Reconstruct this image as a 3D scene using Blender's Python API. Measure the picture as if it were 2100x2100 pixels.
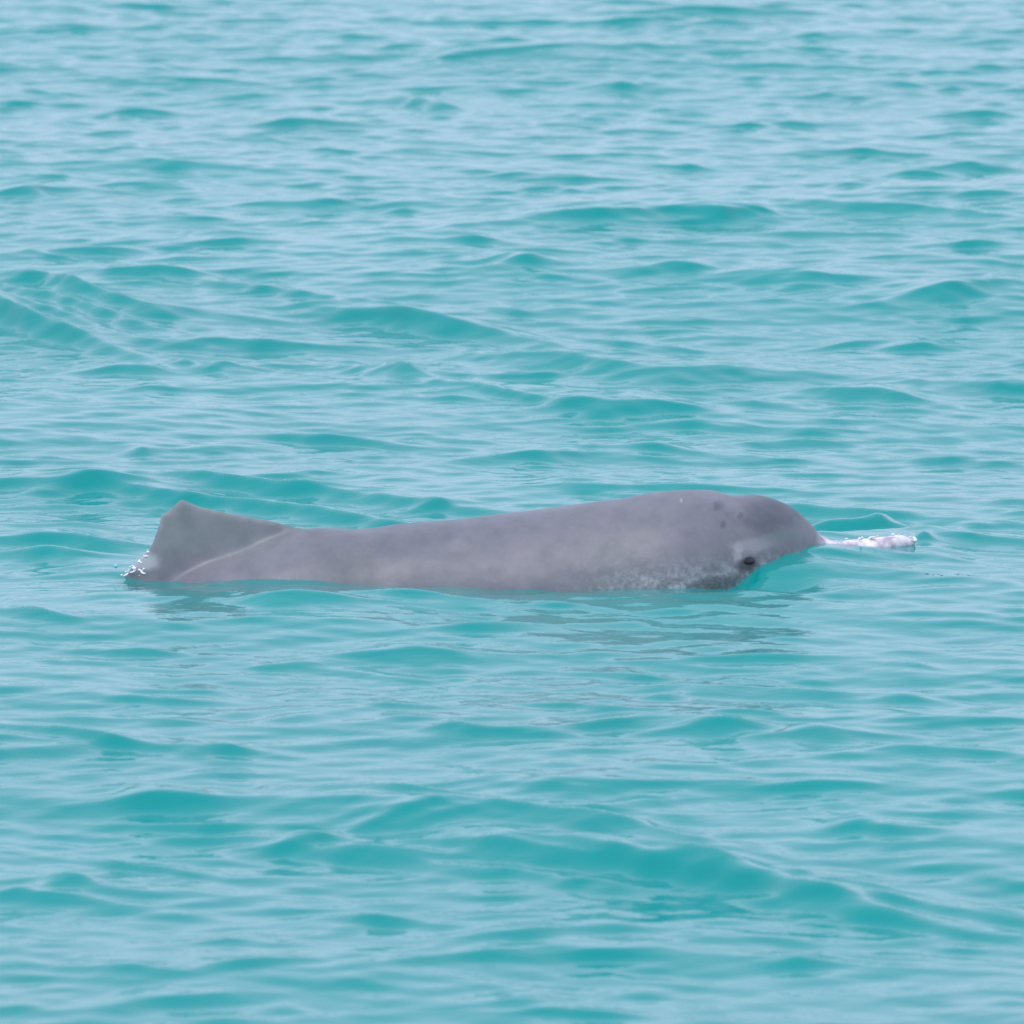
import bpy, bmesh, math, random
import numpy as np
from mathutils import Vector, noise as mnoise

for o in list(bpy.data.objects):
    bpy.data.objects.remove(o)
scene = bpy.context.scene
COL = scene.collection
R = math.radians

# ------------------------------------------------------------------ camera
DEP = R(8.0)                 # looking down from a boat deck
DIST = 19.0                   # to the water at the centre of the picture
HALF = 1.0                    # half the picture's width there, metres
H = DIST * math.sin(DEP)
FOV = 2 * math.atan(HALF / DIST)
cd = bpy.data.cameras.new("camera")
cam = bpy.data.objects.new("camera", cd)
COL.objects.link(cam)
cam.location = (0, 0, H)
cam.rotation_euler = (math.pi / 2 - DEP, 0, 0)
cd.sensor_width = 36
cd.angle = FOV
cd.clip_start = 0.1
cd.clip_end = 20000
cd.dof.use_dof = True
cd.dof.focus_distance = 18.6
cd.dof.aperture_fstop = 13
scene.camera = cam

# ------------------------------------------------------------------ sky and sun: a pale overcast day
SUN_EL, SUN_AZ = R(63), R(215)      # azimuth from +Y clockwise: behind and left of the camera, veiled by cloud
world = bpy.data.worlds.new("World")
scene.world = world
world.use_nodes = True
nt = world.node_tree
nt.nodes.clear()
out = nt.nodes.new("ShaderNodeOutputWorld")
bg = nt.nodes.new("ShaderNodeBackground")
sky = nt.nodes.new("ShaderNodeTexSky")
sky.sky_type = 'NISHITA'
sky.sun_disc = False
sky.sun_elevation = SUN_EL
sky.sun_rotation = SUN_AZ
sky.air_density = 1.0
sky.dust_density = 4.0
sky.ozone_density = 1.0
cloud = nt.nodes.new("ShaderNodeMix")
cloud.data_type = 'RGBA'
cloud.inputs[0].default_value = 0.72
cloud.inputs[7].default_value = (9.1, 10.4, 13.6, 1)     # the even cloud layer
nt.links.new(sky.outputs[0], cloud.inputs[6])
nt.links.new(cloud.outputs[2], bg.inputs[0])
bg.inputs[1].default_value = 0.1
nt.links.new(bg.outputs[0], out.inputs[0])

sd = bpy.data.lights.new("sun", 'SUN')
sd.energy = 1.5
sd.angle = R(30)
sd.color = (1.0, 0.96, 0.9)
sun = bpy.data.objects.new("sun", sd)
COL.objects.link(sun)
sun.location = (0, 0, 30)
sdir = Vector((math.sin(SUN_AZ) * math.cos(SUN_EL), math.cos(SUN_AZ) * math.cos(SUN_EL), math.sin(SUN_EL)))
sun.rotation_euler = sdir.to_track_quat('Z', 'Y').to_euler()

vs = scene.view_settings
vs.view_transform = 'Standard'
vs.look = 'None'
vs.exposure = 0.1
vs.gamma = 1.0

# ------------------------------------------------------------------ photograph pixels (2100 wide) to points
W = 2100.0
SD, CD = math.sin(DEP), math.cos(DEP)
def ray(px, py):
    a = (px - W / 2) / (W / 2) * (HALF / DIST)
    b = (W / 2 - py) / (W / 2) * (HALF / DIST)
    return (a, CD + b * SD, -SD + b * CD)
def on_water(px, py, z=0.0):
    r = ray(px, py)
    t = (z - H) / r[2]
    return r[0] * t, r[1] * t
def at_depth(px, py, Y):
    r = ray(px, py)
    t = Y / r[1]
    return r[0] * t, H + r[2] * t
MPP = 2 * HALF / W            # metres per photo pixel at the centre distance

def tag(o, label=None, cat=None, group=None, kind=None):
    if label: o["label"] = label
    if cat: o["category"] = cat
    if group: o["group"] = group
    if kind: o["kind"] = kind
    return o

# ------------------------------------------------------------------ node helpers
def new_mat(name):
    m = bpy.data.materials.new(name)
    m.use_nodes = True
    n = m.node_tree.nodes
    return m, m.node_tree, n["Principled BSDF"], n["Material Output"]
def node(t, kind, **kw):
    n = t.nodes.new(kind)
    for k, v in kw.items():
        setattr(n, k, v)
    return n
def noise_tex(t, vec, scale, detail=3, rough=0.5):
    n = node(t, "ShaderNodeTexNoise")
    n.inputs["Scale"].default_value = scale
    n.inputs["Detail"].default_value = detail
    n.inputs["Roughness"].default_value = rough
    if vec is not None:
        t.links.new(vec, n.inputs["Vector"])
    return n.outputs[0]
def ramp(t, fac, stops):
    n = node(t, "ShaderNodeValToRGB")
    e = n.color_ramp.elements
    while len(e) < len(stops):
        e.new(0.5)
    for i, (p, c) in enumerate(stops):
        e[i].position = p
        e[i].color = c if len(c) == 4 else (*c, 1)
    t.links.new(fac, n.inputs[0])
    return n.outputs[0]
def mixc(t, fac, a, b, mode='MIX'):
    n = node(t, "ShaderNodeMix", data_type='RGBA', blend_type=mode)
    for s, v in ((0, fac), (6, a), (7, b)):
        if hasattr(v, "links"):
            t.links.new(v, n.inputs[s])
        else:
            n.inputs[s].default_value = v if s == 0 else (*v, 1)
    return n.outputs[2]
def maths(t, op, a, b=None, c=None, clamp=False):
    n = node(t, "ShaderNodeMath", operation=op, use_clamp=clamp)
    for i, v in enumerate((a, b, c)):
        if v is None: continue
        if hasattr(v, "links"):
            t.links.new(v, n.inputs[i])
        else:
            n.inputs[i].default_value = v
    return n.outputs[0]

# ------------------------------------------------------------------ materials
def water_material():
    m, t, p, o = new_mat("sea_water")
    geo = node(t, "ShaderNodeTexCoord")
    v = geo.outputs["Object"]
    n = noise_tex(t, v, 0.9, 3)
    col = mixc(t, n, (0.0001, 0.228, 0.222), (0.0001, 0.265, 0.254))
    t.links.new(col, p.inputs["Base Color"])
    p.inputs["Roughness"].default_value = 0.06
    p.inputs["IOR"].default_value = 1.333
    b = node(t, "ShaderNodeBump")
    b.inputs["Strength"].default_value = 0.3
    b.inputs["Distance"].default_value = 0.01
    mp = node(t, "ShaderNodeMapping")
    mp.inputs["Scale"].default_value = (0.6, 1.0, 1.0)
    t.links.new(v, mp.inputs[0])
    t.links.new(noise_tex(t, mp.outputs[0], 18, 3, 0.5), b.inputs["Height"])
    t.links.new(b.outputs[0], p.inputs["Normal"])
    return m

def foam_material():
    m, t, p, o = new_mat("white_foam")
    v = node(t, "ShaderNodeTexCoord").outputs["Object"]
    c = ramp(t, noise_tex(t, v, 60, 2), [(0.35, (0.72, 0.76, 0.79)), (0.65, (0.88, 0.88, 0.90))])
    t.links.new(c, p.inputs["Base Color"])
    p.inputs["Roughness"].default_value = 0.25
    p.inputs["IOR"].default_value = 1.33
    return m

def drop_material():
    m, t, p, o = new_mat("clear_water_drop")
    v = node(t, "ShaderNodeTexCoord").outputs["Object"]
    c = ramp(t, noise_tex(t, v, 90, 2), [(0.3, (0.1, 0.5, 0.53)), (0.7, (0.3, 0.72, 0.76))])
    t.links.new(c, p.inputs["Base Color"])
    p.inputs["Roughness"].default_value = 0.05
    p.inputs["IOR"].default_value = 1.33
    return m

def debris_material():
    m, t, p, o = new_mat("dark_wet_debris")
    v = node(t, "ShaderNodeTexCoord").outputs["Object"]
    c = ramp(t, noise_tex(t, v, 200, 2), [(0.3, (0.03, 0.06, 0.06)), (0.7, (0.09, 0.14, 0.14))])
    t.links.new(c, p.inputs["Base Color"])
    p.inputs["Roughness"].default_value = 0.4
    return m

M_WATER, M_FOAM, M_DROP, M_DEBRIS = water_material(), foam_material(), drop_material(), debris_material()

# ------------------------------------------------------------------ the sea
def grow(start, step, k, end):
    r, x = [], start
    while x < end:
        step *= k
        x += step
        r.append(x)
    return r
DX, DY = 0.0095, 0.0095
X0, Y0, Y1 = 1.9, 13.3, 30.5
xd = np.arange(-X0, X0, DX)
yd = np.arange(Y0, Y1, DY)
xs = np.array([-a for a in reversed(grow(X0, DX, 1.03, 4.5) + grow(4.6, .09, 1.16, 4000))] + list(xd) + grow(xd[-1], DX, 1.03, 4.5) + grow(4.6, .09, 1.16, 4000))
ys = np.array([-a for a in reversed(grow(-Y0, DY, 1.16, 4000))] + list(yd) + grow(yd[-1], DY, 1.012, 45) + grow(45, .19, 1.10, 6000))
nx, ny = len(xs), len(ys)
GX, GY = np.meshgrid(xs, ys)
cell = np.maximum(np.gradient(xs)[None, :] * np.ones((ny, 1)), np.gradient(ys)[:, None])
Z = np.zeros_like(GX)
SX = np.zeros_like(GX)
SY = np.zeros_like(GX)
rng = np.random.RandomState(11)

def add_waves(n, lo, hi, slope, spread, chop, mean=0.0):
    """n sine waves, wavelengths lo..hi metres, total rms slope"""
    global Z, SX, SY
    lam = np.exp(rng.uniform(math.log(lo), math.log(hi), n))
    for L in lam:
        th = rng.normal(mean, spread) + math.pi / 2 + (math.pi if rng.rand() < 0.25 else 0)
        k = 2 * math.pi / L
        kx, ky = k * math.cos(th), k * math.sin(th)
        a = slope * math.sqrt(2.0 / n) / k
        # only where the sheet is fine enough to carry it
        jx = np.where(np.gradient(xs) < L / 3)[0]
        jy = np.where(np.gradient(ys) < L / 3)[0]
        if len(jx) < 2 or len(jy) < 2:
            continue
        s = (slice(jy[0], jy[-1] + 1), slice(jx[0], jx[-1] + 1))
        fade = np.clip((L / 3 - cell[s]) / (L / 3) * 2.5, 0, 1)
        ph = kx * GX[s] + ky * GY[s] + rng.uniform(0, 2 * math.pi)
        c = np.cos(ph) * fade * a
        Z[s] += c
        if chop:
            sn = -np.sin(ph) * fade * a * chop
            SX[s] += sn * kx / k
            SY[s] += sn * ky / k
add_waves(10, 2.5, 9.0, 0.025, 0.5, 0.5, 0.15)
add_waves(26, 0.7, 2.2, 0.022, 0.55, 0.6, 0.1)
ZC = Z; Z = np.zeros_like(GX)
add_waves(60, 0.25, 0.7, 0.036, 0.65, 0.5)
add_waves(110, 0.065, 0.22, 0.068, 0.75, 0.6)
ZF = Z; Z = ZC                # ZF: the fine ripples, added last

# the steeper wavelets that show deep teal in the photograph: centre x, centre y, half width, half height
# (pixels of a 1932-wide view, laid on the water), tilt of the crest, steepness
WAVELETS = [
 (250,200,75,11,-.03,.34),(800,186,70,12,.1,.30),(570,241,70,9,0,.30),(1170,148,45,8,0,.30),(1380,48,90,6,0,.3),
 (1850,205,70,8,.02,.30),(60,380,60,10,-.05,.30),(1840,320,60,10,0,.30),(1620,293,95,8,.03,.30),(1740,332,55,8,.05,.30),
 (900,487,45,8,0,.30),(1270,540,65,11,.03,.30),(1000,533,60,14,-.05,.28),(1150,447,220,18,-.05,.26),(1375,440,60,14,.05,.32),
 (60,592,190,40,.16,.5),(300,537,90,10,.05,.42),(520,568,150,9,.10,.34),(830,622,150,22,.08,.40),(1060,690,130,20,.1,.26),
 (1320,710,150,16,-.02,.26),(760,706,55,15,.1,.44),(930,738,140,9,.16,.34),(220,700,95,14,-.05,.38),(340,681,34,7,0,.34),
 (470,648,190,12,.0,.27),(1650,742,85,16,.06,.38),(1735,648,42,9,0,.36),(1800,575,120,15,-.05,.32),(1530,556,90,11,.03,.30),
 (120,500,140,11,-.03,.28),(1200,767,110,17,.06,.27),(1000,860,160,14,-.08,.28),(1240,842,120,9,0,.30),(520,938,260,30,.13,.5),
 (160,915,170,16,.02,.34),(150,1032,140,38,.03,.44),(1270,925,150,9,0,.30),(1620,966,120,13,.08,.36),(1830,1040,95,18,0,.36),
 (560,1165,95,16,.06,.36),(50,1190,65,13,.12,.36),(780,1150,85,11,.08,.34),(980,1201,140,10,-.03,.32),(770,1252,95,14,-.04,.34),
 (250,1250,65,9,0,.30),(1440,1248,130,8,-.03,.30),(1390,1312,230,17,.02,.34),(1700,1326,85,12,.05,.34),(1350,1403,90,15,0,.32),
 (1540,1416,95,17,.02,.36),(1100,1396,210,13,-.06,.26),(850,1401,42,11,0,.34),(130,1412,160,12,.16,.34),(440,1436,55,10,.05,.30),
 (270,1527,130,18,.03,.34),(430,1568,160,24,.06,.38),(750,1520,180,14,.10,.40),(1020,1600,260,44,.12,.42),(1330,1655,230,36,.18,.38),
 (1640,1712,220,24,.14,.38),(100,1672,130,26,.06,.30),(250,1622,130,9,.12,.38),(560,1592,65,11,-.08,.36),(800,1625,220,26,.08,.28),
 (690,1731,95,12,.05,.34),(230,1822,115,11,.10,.36),(480,1815,90,10,-.04,.32),(1660,1585,85,15,0,.30),(1530,1506,110,9,.02,.30),
 (1050,1895,90,9,.03,.30),(1000,1590,330,34,.12,.20),(1480,1680,330,26,.16,.22),(700,1560,260,22,.06,.2),(40,585,220,26,.14,.36),(260,1932,60,10,0,.36),(1300,28,160,8,.02,.34),(320,330,120,9,0,.24),(1460,120,150,8,.04,.22),
 (1000,100,160,8,-.02,.22),(520,160,130,8,.02,.22),(1700,430,150,10,.03,.26),(1560,475,120,9,0,.28),(640,830,150,10,.03,.22),
 (1500,820,160,10,-.02,.24),(1850,860,110,10,.05,.24),(600,400,160,10,-.02,.22),(330,430,120,9,0,.22),(880,1060,10,3,0,.1),
 (1750,1450,120,12,.05,.26),(1250,1500,130,9,-.03,.22),(300,1340,120,9,.05,.26),(1400,1800,160,10,.05,.20),(900,1800,160,10,-.04,.2),
]
wr = random.Random(5)
def add_wavelet(px, py, hw, hh, tilt, s, lp=1.7):
    gx, gy = on_water(px * W / 1932, py * W / 1932)
    scale = math.hypot(gy, H) / DIST * MPP * W / 1932
    U = hw * scale * (1.25 if hh > 9 else 1.1)
    dep = math.asin(H / math.hypot(gy, H))
    V = (.66 if hh < 11 else .72) * hh * scale / (math.sin(dep) + 0.6 * s * math.cos(dep))
    A = s * 2.6 * V / 1.6
    raise_crest(gx, gy, U, V, A, -tilt / math.sin(dep), lp)
def raise_crest(gx, gy, U, V, A, sl, lp=1.7):
    ext = 2.6 * U
    iy0, iy1 = np.searchsorted(ys, [gy - 3 * V - abs(sl) * ext - V, gy + 9 * V + abs(sl) * ext])
    ix0, ix1 = np.searchsorted(xs, [gx - ext, gx + ext])
    if iy1 <= iy0 or ix1 <= ix0:
        return
    q = (slice(iy0, iy1), slice(ix0, ix1))
    u = (GX[q] - gx) / U
    p1, p2, a1, cv = wr.uniform(0, 6.28), wr.uniform(0, 6.28), wr.uniform(.1, .35), wr.uniform(-.12, .15)
    t = (GY[q] - gy - sl * (GX[q] - gx)) / V + a1 * np.sin(2.1 * u + p1) + .25 * np.sin(5.3 * u + p2) + cv * u * u
    f = np.clip((t + 1.6) / 2.6, 0, 1)
    front = f ** 1.9
    back = np.exp(-(np.maximum(t - 1, 0) / 3.4) ** 2)
    lat = np.exp(-np.abs(u) ** lp) * (1 + .12 * np.sin(3.7 * u + p2 + .6 * t))
    Z[q] += A * front * back * lat
for px, py, hw, hh, tilt, s in WAVELETS:
    n = 1 if hh < 24 else 2
    for k in range(n):            # a tall face is a flight of small steep ones
        f = (k + .5) / n * 2 - 1
        add_wavelet(px + wr.uniform(-.4, .4) * hw * (n > 1), py + f * hh * .9, hw * (1 if n == 1 else wr.uniform(.7, 1.05)),
                    hh / n * 1.2, tilt + wr.uniform(-.04, .04), min(s * wr.uniform(1.1, 1.4), .6))

# and the countless smaller ones of the same kind between them
for i in range(1500):
    U = wr.uniform(.045, .12) * wr.choice((1, 1, 1.5))
    V = wr.uniform(.012, .024)
    y_ = wr.uniform(12.8, 33); x_ = wr.uniform(-3.2, 3.2)
    if 16.9 < y_ < 18.4 and abs(x_) < 1.0: continue
    raise_crest(x_, y_, U, V, wr.uniform(.10, .36) * 1.6 * V, wr.gauss(0, .35), 1.8)

# ------------------------------------------------------------------ dolphin's line (px, top py, half width, depth of body, distance Y)
YB = on_water(300, 1180)[1]
STN = [
 (1470,1009,.166,.365,YB+.02),(1501,1019,.156,.335,YB+.03),(1527,1016,.148,.312,YB+.04),(1563,1018,.134,.285,YB+.055),
 (1599,1028,.114,.25,YB+.07),(1625,1041,.099,.215,YB+.085),(1643,1055,.086,.182,YB+.095),(1662,1073,.068,.14,YB+.105),
 (1678,1092,.050,.10,YB+.115),(1701,1107,.035,.068,YB+.125),(1762,1104,.029,.050,YB+.15),(1817,1099,.024,.044,YB+.17),
 (1853,1096,.018,.034,YB+.185),(1872,1103,.011,.022,YB+.19),(1880,1108,.006,.014,YB+.195)]
BODY = [(380,1172,.140,.29,YB),(500,1128,.155,.32,YB),(617,1087,.165,.345,YB),(743,1087,.172,.365,YB),(816,1077,.176,.372,YB),
 (945,1065,.181,.38,YB),(1054,1052,.184,.385,YB),(1162,1038,.186,.39,YB),(1271,1023,.187,.392,YB),(1343,1010,.186,.392,YB),
 (1398,1006,.180,.385,YB),(1435,1006,.174,.377,YB+.01)]
rings = []                    # x, ztop, half width, depth, y
for px, z, w_, h_ in ((-620,-.60,.022,.05),(-480,-.52,.03,.075),(-250,-.40,.052,.12),(0,-.25,.09,.19),(200,-.11,.12,.25)):
    rings.append((at_depth(px, 1180, YB)[0], z, w_, h_, YB - (.03 if px < 0 else 0)))
for px, py, w_, h_, Y in BODY + STN:
    x, z = at_depth(px, py, Y)
    rings.append((x, z, w_, h_, Y))

# calm the sea close to the animal and set its level along the flank
BX0, BX1 = at_depth(250, 1180, YB)[0], at_depth(1895, 1110, YB + .19)[0]
# level of the water against the near flank: (px, py of the waterline)
LINE = [(150,1180),(251,1182),(345,1188),(454,1187),(562,1185),(650,1189),(743,1195),(834,1204),(900,1202),(981,1206),(1017,1213),(1120,1213),
        (1253,1210),(1400,1206),(1491,1200),(1520,1174),(1556,1149),(1599,1135),(1654,1124),(1762,1123),(1880,1119),(1980,1112)]
lx, lz, ly = [], [], []
rx = [r[0] for r in rings]
for px, py in LINE:
    x = at_depth(px, py, YB)[0]
    zt = np.interp(x, rx, [r[1] for r in rings]); hw = np.interp(x, rx, [r[2] for r in rings])
    hh = np.interp(x, rx, [r[3] for r in rings]) / 2; yc = np.interp(x, rx, [r[4] for r in rings])
    # march the sight line towards the flank and take the height where it meets the skin
    r = ray(px, py)
    best = None
    for Y in np.arange(yc - .45, yc + .1, .002):
        z = H + r[2] * Y / r[1]
        e = ((Y - yc) / max(hw, .01)) ** 2 + ((z - (zt - hh)) / max(hh, .01)) ** 2
        if e <= 1:
            best = (z, Y); break
    if best is None:
        best = (H + r[2] * yc / r[1], yc)
    if px < 345:
        best = (H + r[2] * yc / r[1], yc)
    lx.append(x); lz.append(best[0]); ly.append(best[1])
print("waterline", [(round(a, 2), round(b, 3), round(c, 2)) for a, b, c in zip(lx, lz, ly)])
LX, LZ, LY = np.array(lx), np.array(lz), np.array(ly)

ix0, ix1 = np.searchsorted(xs, [BX0 - .5, BX1 + .5])
iy0, iy1 = np.searchsorted(ys, [YB - .8, YB + .9])
q = (slice(iy0, iy1), slice(ix0, ix1))
gx, gy = GX[q], GY[q]
near = np.interp(gx, LX, LZ)
lyy = np.interp(gx, LX, LY)
dist_y = gy - lyy
side = np.where(dist_y < 0, np.exp(-(dist_y / .16) ** 2), np.where(dist_y < .45, 1.0, np.exp(-((dist_y - .45) / .2) ** 2)))
side = np.where(dist_y < 0, side, np.maximum(np.exp(-(np.maximum(dist_y - .22, 0) / .12) ** 2), 0))
ends = np.exp(-(np.maximum(BX0 - gx, 0) / .10) ** 2) * np.exp(-(np.maximum(gx - BX1, 0) / .07) ** 2)
wgt = side * ends
Z[q] = Z[q] * (1 - wgt) + near * wgt
ZF[q] *= (1 - .1 * wgt)
SX[q] *= (1 - .6 * wgt)
SY[q] *= (1 - .6 * wgt)
SY -= 1.8 * ZF                # ripples lean towards the boat
Z += ZF

# the bow wave: a smooth teal lip of water lifted behind the beak
def bump(px, py, sx, sy, a, yoff=0.0, power=2.0):
    global Z
    X, Y = on_water(px, py, .02)
    Y += yoff
    i0, i1 = np.searchsorted(xs, [X - 3 * sx, X + 3 * sx]); j0, j1 = np.searchsorted(ys, [Y - 3 * sy, Y + 4 * sy])
    qq = (slice(j0, j1), slice(i0, i1))
    dy = GY[qq] - Y
    Z[qq] += a * np.exp(-np.abs((GX[qq] - X) / sx) ** power) * np.exp(-np.where(dy < 0, (dy / sy) ** 2, (dy / (2.6 * sy)) ** 2))
add_wavelet(1612, 1004, 80, 17, 0, .7, 5)
add_wavelet(1668, 998, 34, 12, -.1, .55)
bump(1575, 1196, .08, .05, -.035)
bump(1895, 1114, .016, .022, .014)

verts = np.empty((nx * ny, 3), dtype=np.float32)
verts[:, 0] = (GX + SX).ravel()
verts[:, 1] = (GY + SY).ravel()
verts[:, 2] = Z.ravel()
idx = np.arange(nx * ny).reshape(ny, nx)
faces = np.stack([idx[:-1, :-1], idx[:-1, 1:], idx[1:, 1:], idx[1:, :-1]], axis=-1).reshape(-1, 4).astype(np.int32)
me = bpy.data.meshes.new("sea")
me.vertices.add(len(verts)); me.vertices.foreach_set("co", verts.ravel())
me.loops.add(faces.size); me.loops.foreach_set("vertex_index", faces.ravel())
me.polygons.add(len(faces))
me.polygons.foreach_set("loop_start", np.arange(0, faces.size, 4, dtype=np.int32))
me.polygons.foreach_set("use_smooth", np.ones(len(faces), dtype=bool))
me.update(calc_edges=True)
me.materials.append(M_WATER)
sea = bpy.data.objects.new("sea", me)
COL.objects.link(sea)
tag(sea, "rippled turquoise sea with pale sky reflections around the dolphin", "sea", kind="structure")
print("sea tris", len(faces) * 2)

from mathutils.bvhtree import BVHTree
pi0, pi1 = np.searchsorted(xs, [-1.2, 1.2]); pj0, pj1 = np.searchsorted(ys, [17.0, 19.4])
pid = idx[pj0:pj1, pi0:pi1]
pl = np.arange(pid.size).reshape(pid.shape)
SEA_BVH = BVHTree.FromPolygons(verts[pid.ravel()].tolist(),
    np.stack([pl[:-1, :-1], pl[:-1, 1:], pl[1:, 1:], pl[1:, :-1]], axis=-1).reshape(-1, 4).tolist())
def sea_z(x, y):
    h = SEA_BVH.ray_cast(Vector((x, y, 2)), Vector((0, 0, -1)))
    return h[0].z if h[0] else 0.0

# ------------------------------------------------------------------ the dolphin
def skin_material():
    m, t, p, o = new_mat("dolphin_skin")
    tc = node(t, "ShaderNodeTexCoord")
    v = tc.outputs["Object"]
    sep = node(t, "ShaderNodeSeparateXYZ")
    t.links.new(v, sep.inputs[0])
    X, Zc = sep.outputs[0], sep.outputs[2]
    xo = lambda px: at_depth(px, 1100, YB)[0] - BASE[0]
    # mottled grey with mauve and olive blotches
    c = ramp(t, noise_tex(t, v, 4.5, 4, .55), [(0.32, (.145, .147, .175)), (0.5, (.170, .170, .200)), (0.68, (.195, .185, .222))])
    olive = ramp(t, noise_tex(t, v, 7.0, 3), [(0.45, (0, 0, 0)), (0.7, (1, 1, 1))])
    c = mixc(t, maths(t, 'MULTIPLY', olive, .45), c, (.168, .178, .178))
    # the fin and its ridge are greener and greyer
    fin = maths(t, 'MULTIPLY',
                node_range(t, X, xo(640), xo(470)),
                node_range(t, Zc, .015, .07))
    c = mixc(t, maths(t, 'MULTIPLY', fin, .8), c, (.215, .235, .245))
    # pale ventral flank behind the head
    front = maths(t, 'MULTIPLY', node_range(t, X, xo(1080), xo(1430)), node_range(t, Zc, .075, -.01))
    pale = ramp(t, noise_tex(t, v, 75, 4, .65), [(0.36, (.11, .14, .145)), (0.5, (.22, .26, .275)), (0.66, (.46, .51, .53))])
    c = mixc(t, maths(t, 'MULTIPLY', front, .65), c, pale)
    # dark melon
    def blob(px, py, rx_, rz_, col, k, soft=.6):
        x0, z0 = at_depth(px, py, YB - .1)
        dx = maths(t, 'DIVIDE', maths(t, 'SUBTRACT', X, x0 - BASE[0]), rx_)
        dz = maths(t, 'DIVIDE', maths(t, 'SUBTRACT', Zc, z0 - BASE[2]), rz_)
        d = maths(t, 'SQRT', maths(t, 'ADD', maths(t, 'MULTIPLY', dx, dx), maths(t, 'MULTIPLY', dz, dz)))
        d = maths(t, 'ADD', d, maths(t, 'MULTIPLY', maths(t, 'SUBTRACT', noise_tex(t, v, 130 if rx_ < .02 else 28, 3), .5), 1.5 if rx_ < .02 else .9))
        return mixc(t, maths(t, 'MULTIPLY', node_range(t, d, 1.0 + soft / 2, 1.0 - soft), k), c, col)
    c = blob(1588, 1066, .075, .040, (.085, .092, .118), .8, .6)
    c = blob(1473, 1046, .012, .007, (.08, .078, .095), .65)
    c = blob(1484, 1080, .006, .007, (.09, .085, .105), .6)
    c = blob(1520, 1066, .006, .006, (.09, .085, .11), .7)
    c = blob(1398, 1033, .0025, .0025, (.4, .4, .42), .5)
    c = blob(1500, 1062, .013, .006, (.15, .145, .17), .7)
    c = blob(1545, 1122, .050, .014, (.32, .31, .35), .55)
    c = blob(1513, 1138, .010, .022, (.36, .37, .39), .5)
    c = blob(1470, 1190, .06, .016, (.07, .09, .095), .75)
    c = blob(1530, 1158, .024, .014, (.03, .03, .04), .85)
    c = blob(1610, 1112, .05, .012, (.15, .19, .19), .7)
    c = blob(290, 1165, .035, .02, (.42, .43, .46), .9)
    c = blob(368, 1032, .007, .006, (.5, .53, .55), .8)  # glint on the fin tip, painted into the skin colour
    c = blob(326, 1066, .006, .03, (.33, .33, .36), .6)
    c = blob(1012, 1168, .016, .012, (.17, .16, .18), .5)
    c = blob(940, 1120, .02, .012, (.25, .23, .26), .3)
    # whitish pink beak
    blot = ramp(t, noise_tex(t, v, 22, 4, .65), [(0.3, (.68, .70, .74)), (0.5, (1, 1, 1)), (0.72, (1.25, 1.18, 1.2))])
    c = mixc(t, .45, c, blot, 'MULTIPLY')
    bk = node_range(t, X, xo(1672), xo(1705))
    pink = ramp(t, noise_tex(t, v, 38, 3), [(0.36, (.42, .35, .44)), (0.5, (.72, .63, .70)), (0.66, (.84, .82, .86))])
    c = mixc(t, bk, c, pink)
    # scars and pale flecks
    fl = ramp(t, noise_tex(t, v, 120, 2), [(0.66, (0, 0, 0)), (0.74, (1, 1, 1))])
    c = mixc(t, maths(t, 'MULTIPLY', fl, .10), c, (.45, .44, .47))
    t.links.new(c, p.inputs["Base Color"])
    rr = ramp(t, noise_tex(t, v, 14, 3), [(0.3, (.36, .36, .36)), (0.7, (.52, .52, .52))])
    t.links.new(rr, p.inputs["Roughness"])
    p.inputs["IOR"].default_value = 1.38
    b = node(t, "ShaderNodeBump")
    b.inputs["Strength"].default_value = .5
    b.inputs["Distance"].default_value = .006
    t.links.new(maths(t, 'MULTIPLY', noise_tex(t, v, 60, 3, .6), maths(t, 'ADD', front, .12)), b.inputs["Height"])
    t.links.new(b.outputs[0], p.inputs["Normal"])
    return m
def node_range(t, val, a, b):
    n = node(t, "ShaderNodeMapRange", interpolation_type='SMOOTHSTEP')
    t.links.new(val, n.inputs[0])
    n.inputs[1].default_value = a; n.inputs[2].default_value = b
    if a > b:                       # smoothstep wants rising limits
        n.inputs[1].default_value = b; n.inputs[2].default_value = a
        n.inputs[3].default_value = 1; n.inputs[4].default_value = 0
    return n.outputs[0]

BASE = (at_depth(1050, 1180, YB)[0], YB, 0.0)
bm = bmesh.new()
def loft(bm, loops):
    vr = [[bm.verts.new(p) for p in l] for l in loops]
    n = len(vr[0])
    for a, b in zip(vr, vr[1:]):
        for i in range(n):
            bm.faces.new((a[i], a[(i + 1) % n], b[(i + 1) % n], b[i]))
    bm.faces.new(list(reversed(vr[0]))); bm.faces.new(vr[-1])
# trunk: stations resampled smoothly (Catmull-Rom) so the back has no facets
def catmull(pts, n):
    pts = [np.array(p) for p in pts]
    outp = []
    for i in range(len(pts) - 1):
        p0 = pts[max(i - 1, 0)]; p1 = pts[i]; p2 = pts[i + 1]; p3 = pts[min(i + 2, len(pts) - 1)]
        d1 = (p2 - p0) / max(p2[0] - p0[0], 1e-6); d2 = (p3 - p1) / max(p3[0] - p1[0], 1e-6)
        L = p2[0] - p1[0]
        m = max(2, int(L / .012)) if n is None else n
        for k in range(m):
            s = k / m
            h00 = 2*s**3-3*s**2+1; h10 = s**3-2*s**2+s; h01 = -2*s**3+3*s**2; h11 = s**3-s**2
            outp.append(h00*p1 + h10*L*d1 + h01*p2 + h11*L*d2)
    outp.append(pts[-1])
    return outp
loops = []
for x, zt, w_, h_, y in catmull(rings, None):
    w_, h_ = max(w_, .004), max(h_, .006)
    zc = zt - h_ / 2
    loops.append([(x - BASE[0], y + w_ * math.cos(a) - BASE[1], zc + h_ / 2 * math.sin(a)) for a in [2 * math.pi * i / 48 for i in range(48)]])
loft(bm, loops)
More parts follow.
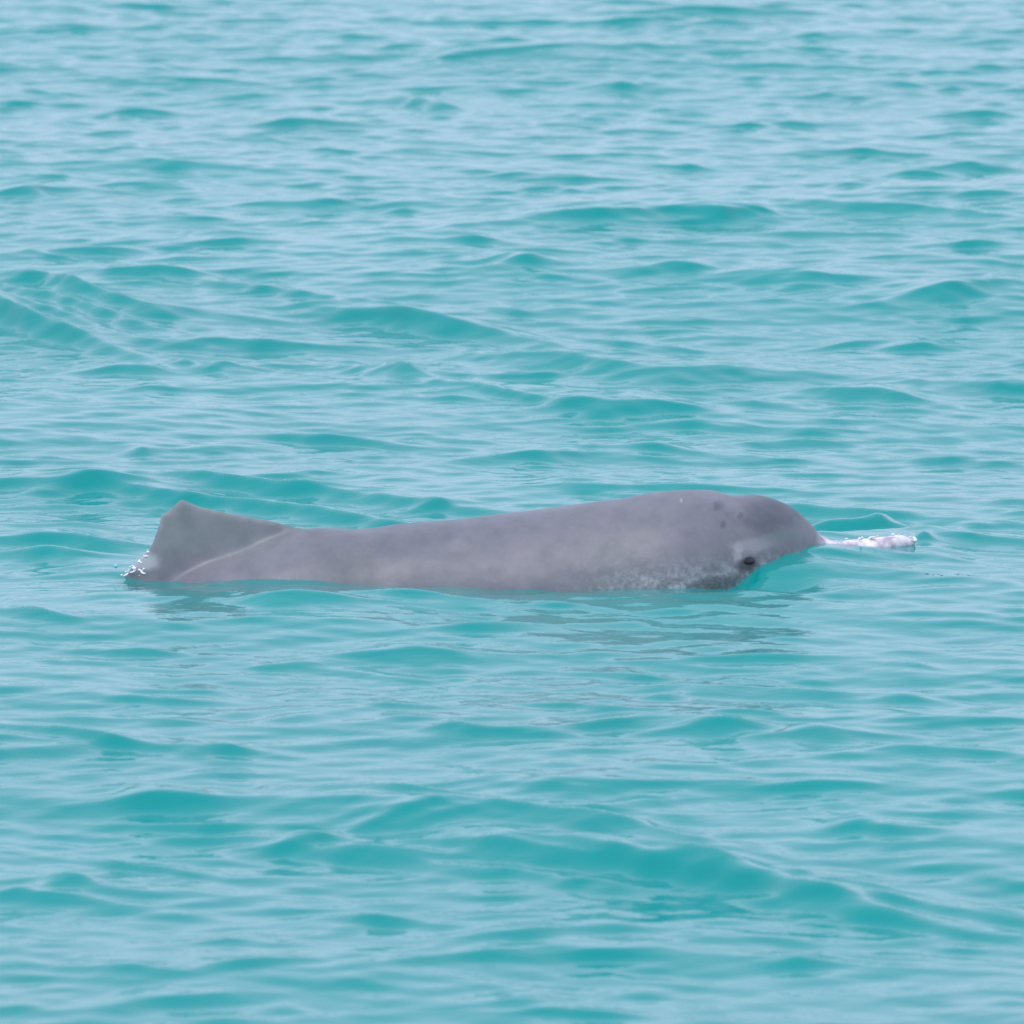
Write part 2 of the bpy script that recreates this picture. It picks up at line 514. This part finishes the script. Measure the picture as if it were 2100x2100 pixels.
# dorsal fin: outline in the middle plane, thick at its long ridge, thin at the edge
FIN = [(232,1196),(262,1172),(285,1143),(307,1124),(318,1096),(324,1076),(331,1050),(346,1049),(356,1036),(370,1021),(384,1027),
       (417,1040),(490,1054),(562,1069),(625,1084),(690,1092),(760,1110)]
BOT = 1230
fl_l = []
for k in range(len(FIN)):
    px, py = FIN[k]
    x, z = at_depth(px, py, YB)
    xb, zb = at_depth(min(px, 740) if px > 400 else max(px, 255), BOT, YB)
    ring = []
    N = 9
    base_t = .030 * min(1, (px - 225) / 90.0) + .004
    for s in (-1, 1):
        rngk = range(N + 1) if s == -1 else range(N, -1, -1)
        for i in rngk:
            f = i / N
            th = base_t * (1 - f) ** .9 * (1 - .5 * f) + .0065
            ring.append((x * f + xb * (1 - f) - BASE[0], s * th, z * f + zb * (1 - f)))
    fl_l.append(ring)
loft(bm, fl_l)
# flippers and tail flukes, under water
def blade(root, tip, chord_r, chord_t, thick, sweep, fwd=Vector((1, 0, 0))):
    root, tip = Vector(root), Vector(tip)
    ax = (tip - root).normalized()
    nrm = ax.cross(fwd).normalized()
    ls = []
    for i in range(9):
        s = i / 8
        c = root.lerp(tip, s) - fwd * sweep * s * s
        ch = (chord_r * (1 - s) + chord_t * s) * math.sqrt(max(1 - s ** 4, .02))
        ls.append([tuple(c + fwd * ch / 2 * math.cos(a) + nrm * thick * (1 - .7 * s) * math.sin(a)) for a in [2 * math.pi * j / 14 for j in range(14)]])
    loft(bm, ls)
xf = at_depth(1330, 1180, YB)[0] - BASE[0]
for s in (-1, 1):
    blade((xf, s * .12, -.17), (xf - .12, s * .36, -.34), .15, .05, .022, .08)
xt = rings[0][0] - BASE[0]
for s in (-1, 1):
    blade((xt + .05, -.03, -.63), (xt - .04, -.03 + s * .30, -.66), .17, .03, .020, .10)
bmesh.ops.recalc_face_normals(bm, faces=bm.faces)
me = bpy.data.meshes.new("dolphin_raw")
bm.to_mesh(me); bm.free()
tmp = bpy.data.objects.new("dolphin_raw", me)
COL.objects.link(tmp)
rm = tmp.modifiers.new("remesh", 'REMESH'); rm.mode = 'VOXEL'; rm.voxel_size = .0055
sm = tmp.modifiers.new("smooth", 'SMOOTH'); sm.factor = .5; sm.iterations = 15
dg = bpy.context.evaluated_depsgraph_get()
body_me = bpy.data.meshes.new_from_object(tmp.evaluated_get(dg))
bpy.data.objects.remove(tmp)
body_me.name = "dolphin_body"
body_me.polygons.foreach_set("use_smooth", np.ones(len(body_me.polygons), dtype=bool))
# slight unevenness of living skin, and the nicks in the fin's trailing edge
nv = len(body_me.vertices)
co = np.empty(nv * 3, dtype=np.float32); body_me.vertices.foreach_get("co", co)
no = np.empty(nv * 3, dtype=np.float32); body_me.vertex_normals.foreach_get("vector", no)
co, no = co.reshape(-1, 3), no.reshape(-1, 3)
lump = np.clip((co[:, 0] - (at_depth(1690, 1100, YB)[0] - BASE[0])) / .03, 0, 1)
dn = np.array([mnoise.noise(Vector(c) * 9) * .0022 + mnoise.noise(Vector(c) * 28) * .0007 for c in co.tolist()], dtype=np.float32)
dn += lump * np.array([mnoise.noise(Vector(c) * 45) * .0022 for c in co.tolist()], dtype=np.float32)
body_me.vertices.foreach_set("co", (co + no * dn[:, None]).ravel())
body_me.update()
body_me.materials.clear()
body_me.materials.append(skin_material())
print("dolphin tris", len(body_me.polygons) * 2)
dolphin = bpy.data.objects.new("dolphin", None)
dolphin.location = BASE
COL.objects.link(dolphin)
tag(dolphin, "grey humped dolphin with pale pinkish beak surfacing in turquoise water", "dolphin")
body = bpy.data.objects.new("body", body_me)
body.parent = dolphin
COL.objects.link(body)

def uv_blob(bm, c, r, squash=(1, 1, 1), seg=8):
    res = bmesh.ops.create_uvsphere(bm, u_segments=seg, v_segments=max(4, seg // 2 + 1), radius=r)
    for v in res["verts"]:
        v.co = Vector((v.co.x * squash[0], v.co.y * squash[1], v.co.z * squash[2])) + Vector(c)
def mesh_obj(name, bm, mat, parent=None, loc=None):
    me = bpy.data.meshes.new(name)
    bm.to_mesh(me); bm.free()
    me.polygons.foreach_set("use_smooth", np.ones(len(me.polygons), dtype=bool))
    me.materials.append(mat)
    o = bpy.data.objects.new(name, me)
    if parent: o.parent = parent
    if loc: o.location = loc
    COL.objects.link(o)
    return o

# eye: where the sight line meets the flank
bvh_dg = bpy.context.evaluated_depsgraph_get()
from mathutils.bvhtree import BVHTree
bvh = BVHTree.FromPolygons([tuple(v.co) for v in body_me.vertices], [tuple(p.vertices) for p in body_me.polygons])
def on_skin(px, py):
    d = Vector(ray(px, py)).normalized()
    hit = bvh.ray_cast(Vector((0, 0, H)) - Vector(BASE), d)
    return hit[0], hit[1]
def eye_material():
    m, t, p, o = new_mat("dark_eye")
    v = node(t, "ShaderNodeTexCoord").outputs["Object"]
    c = ramp(t, noise_tex(t, v, 150, 1), [(0.3, (.006, .006, .009)), (0.7, (.02, .018, .024))])
    t.links.new(c, p.inputs["Base Color"])
    p.inputs["Roughness"].default_value = .12
    return m
hit = on_skin(1537, 1150)
if hit[0]:
    bm = bmesh.new(); uv_blob(bm, (0, 0, 0), .0105, (1.3, .30, .72), 16)
    e = mesh_obj("eye", bm, eye_material(), dolphin, hit[0])
    e.rotation_euler = (-hit[1]).to_track_quat('Y', 'Z').to_euler()

# ------------------------------------------------------------------ foam, drops, specks
fr = random.Random(3)
def foam_patch(name, pts, label, rad):
    """pts: photo pixel, spread in pixels, count, distance"""
    bm = bmesh.new()
    for px0, py0, sp, n, Y0_ in pts:
        for i in range(n):
            px, py = px0 + fr.gauss(0, sp), py0 + fr.gauss(0, sp * .6)
            Y = Y0_ + fr.uniform(-.022, .004)
            x, z = at_depth(px, py, Y)
            hit = on_skin(px, py)[0]
            if hit:                       # clings to the skin
                x, Y, z = hit.x + BASE[0], hit.y + BASE[1], hit.z + BASE[2]
            r = rad * fr.choice((.5, .6, .7, .8, 1, 1.3))
            uv_blob(bm, (x, Y, max(z, sea_z(x, Y) - r * .3)), r, (fr.uniform(1, 1.8), fr.uniform(.8, 1.4), fr.uniform(.6, 1)), 6)
    me = bpy.data.meshes.new("foam_raw"); bm.to_mesh(me); bm.free()
    tmp = bpy.data.objects.new("foam_raw", me); COL.objects.link(tmp)
    rm = tmp.modifiers.new("remesh", 'REMESH'); rm.mode = 'VOXEL'; rm.voxel_size = .0016
    sm = tmp.modifiers.new("smooth", 'SMOOTH'); sm.factor = .5; sm.iterations = 3
    dg = bpy.context.evaluated_depsgraph_get()
    fm = bpy.data.meshes.new_from_object(tmp.evaluated_get(dg))
    bpy.data.objects.remove(tmp)
    fm.polygons.foreach_set("use_smooth", np.ones(len(fm.polygons), dtype=bool))
    fm.materials.clear(); fm.materials.append(M_FOAM)
    o = bpy.data.objects.new(name, fm); COL.objects.link(o)
    return tag(o, label, "foam", kind="stuff")
foam_patch("foam", [(254,1179,3,9,YB),(264,1173,4,12,YB-.01),(274,1162,4,9,YB-.01),(284,1150,4,7,YB-.005),(295,1140,3,5,YB-.005),(304,1130,3,3,YB-.005),
                    (285,1176,7,8,YB-.02),(300,1170,6,4,YB-.025)],
           "white foam washing up along the rear edge of the dorsal fin", .0023)
BK = lambda px: YB + np.interp(px, [1700, 1880], [.125, .195]) - .01
foam_patch("foam", [(px, np.interp(px, [1700,1762,1817,1853,1876], [1110,1106,1101,1096,1106]), 4, n, BK(px)) for px, n in
                    ((1712,3),(1730,4),(1748,2),(1766,6),(1776,4),(1792,6),(1812,3),(1830,5),(1846,3),(1862,6),(1874,6),(1880,4))],
           "white wash sliding along the top of the pale beak", .0026)

def single(name, px, py, Y, r, squash, mat, label, cat, group=None, z=None):
    x, zz = at_depth(px, py, Y)
    bm = bmesh.new(); uv_blob(bm, (0, 0, 0), r, squash, 10)
    for v in bm.verts:
        v.co *= 1 + .25 * mnoise.noise(v.co / r * 1.3 + Vector((px, py, 0)))
    o = mesh_obj(name, bm, mat, None, (x, Y, zz if z is None else z))
    return tag(o, label, cat, group)
for px, py in ((237, 1161),):
    single("water_drop", px, py, YB - .02, .0042, (1, 1, 1), M_DROP, "single bright water drop flung up behind the dorsal fin", "water drop")
SP = [(1900,1177,6),(1914,1179,4),(1924,1178,4),(1931,1180,5),(1941,1181,3),(1963,1178,5),(1987,1180,4)]
for px, py, w_ in SP:
    h = SEA_BVH.ray_cast(Vector((0, 0, H)), Vector(ray(px, py)).normalized())[0]
    single("floating_speck", px, py, h.y, w_ * MPP * .55, (1.5, 1.5, .45), M_DEBRIS, "tiny dark speck drifting on the water off the dolphin's beak", "speck",
           "dark specks floating by the beak", z=h.z - .0004)
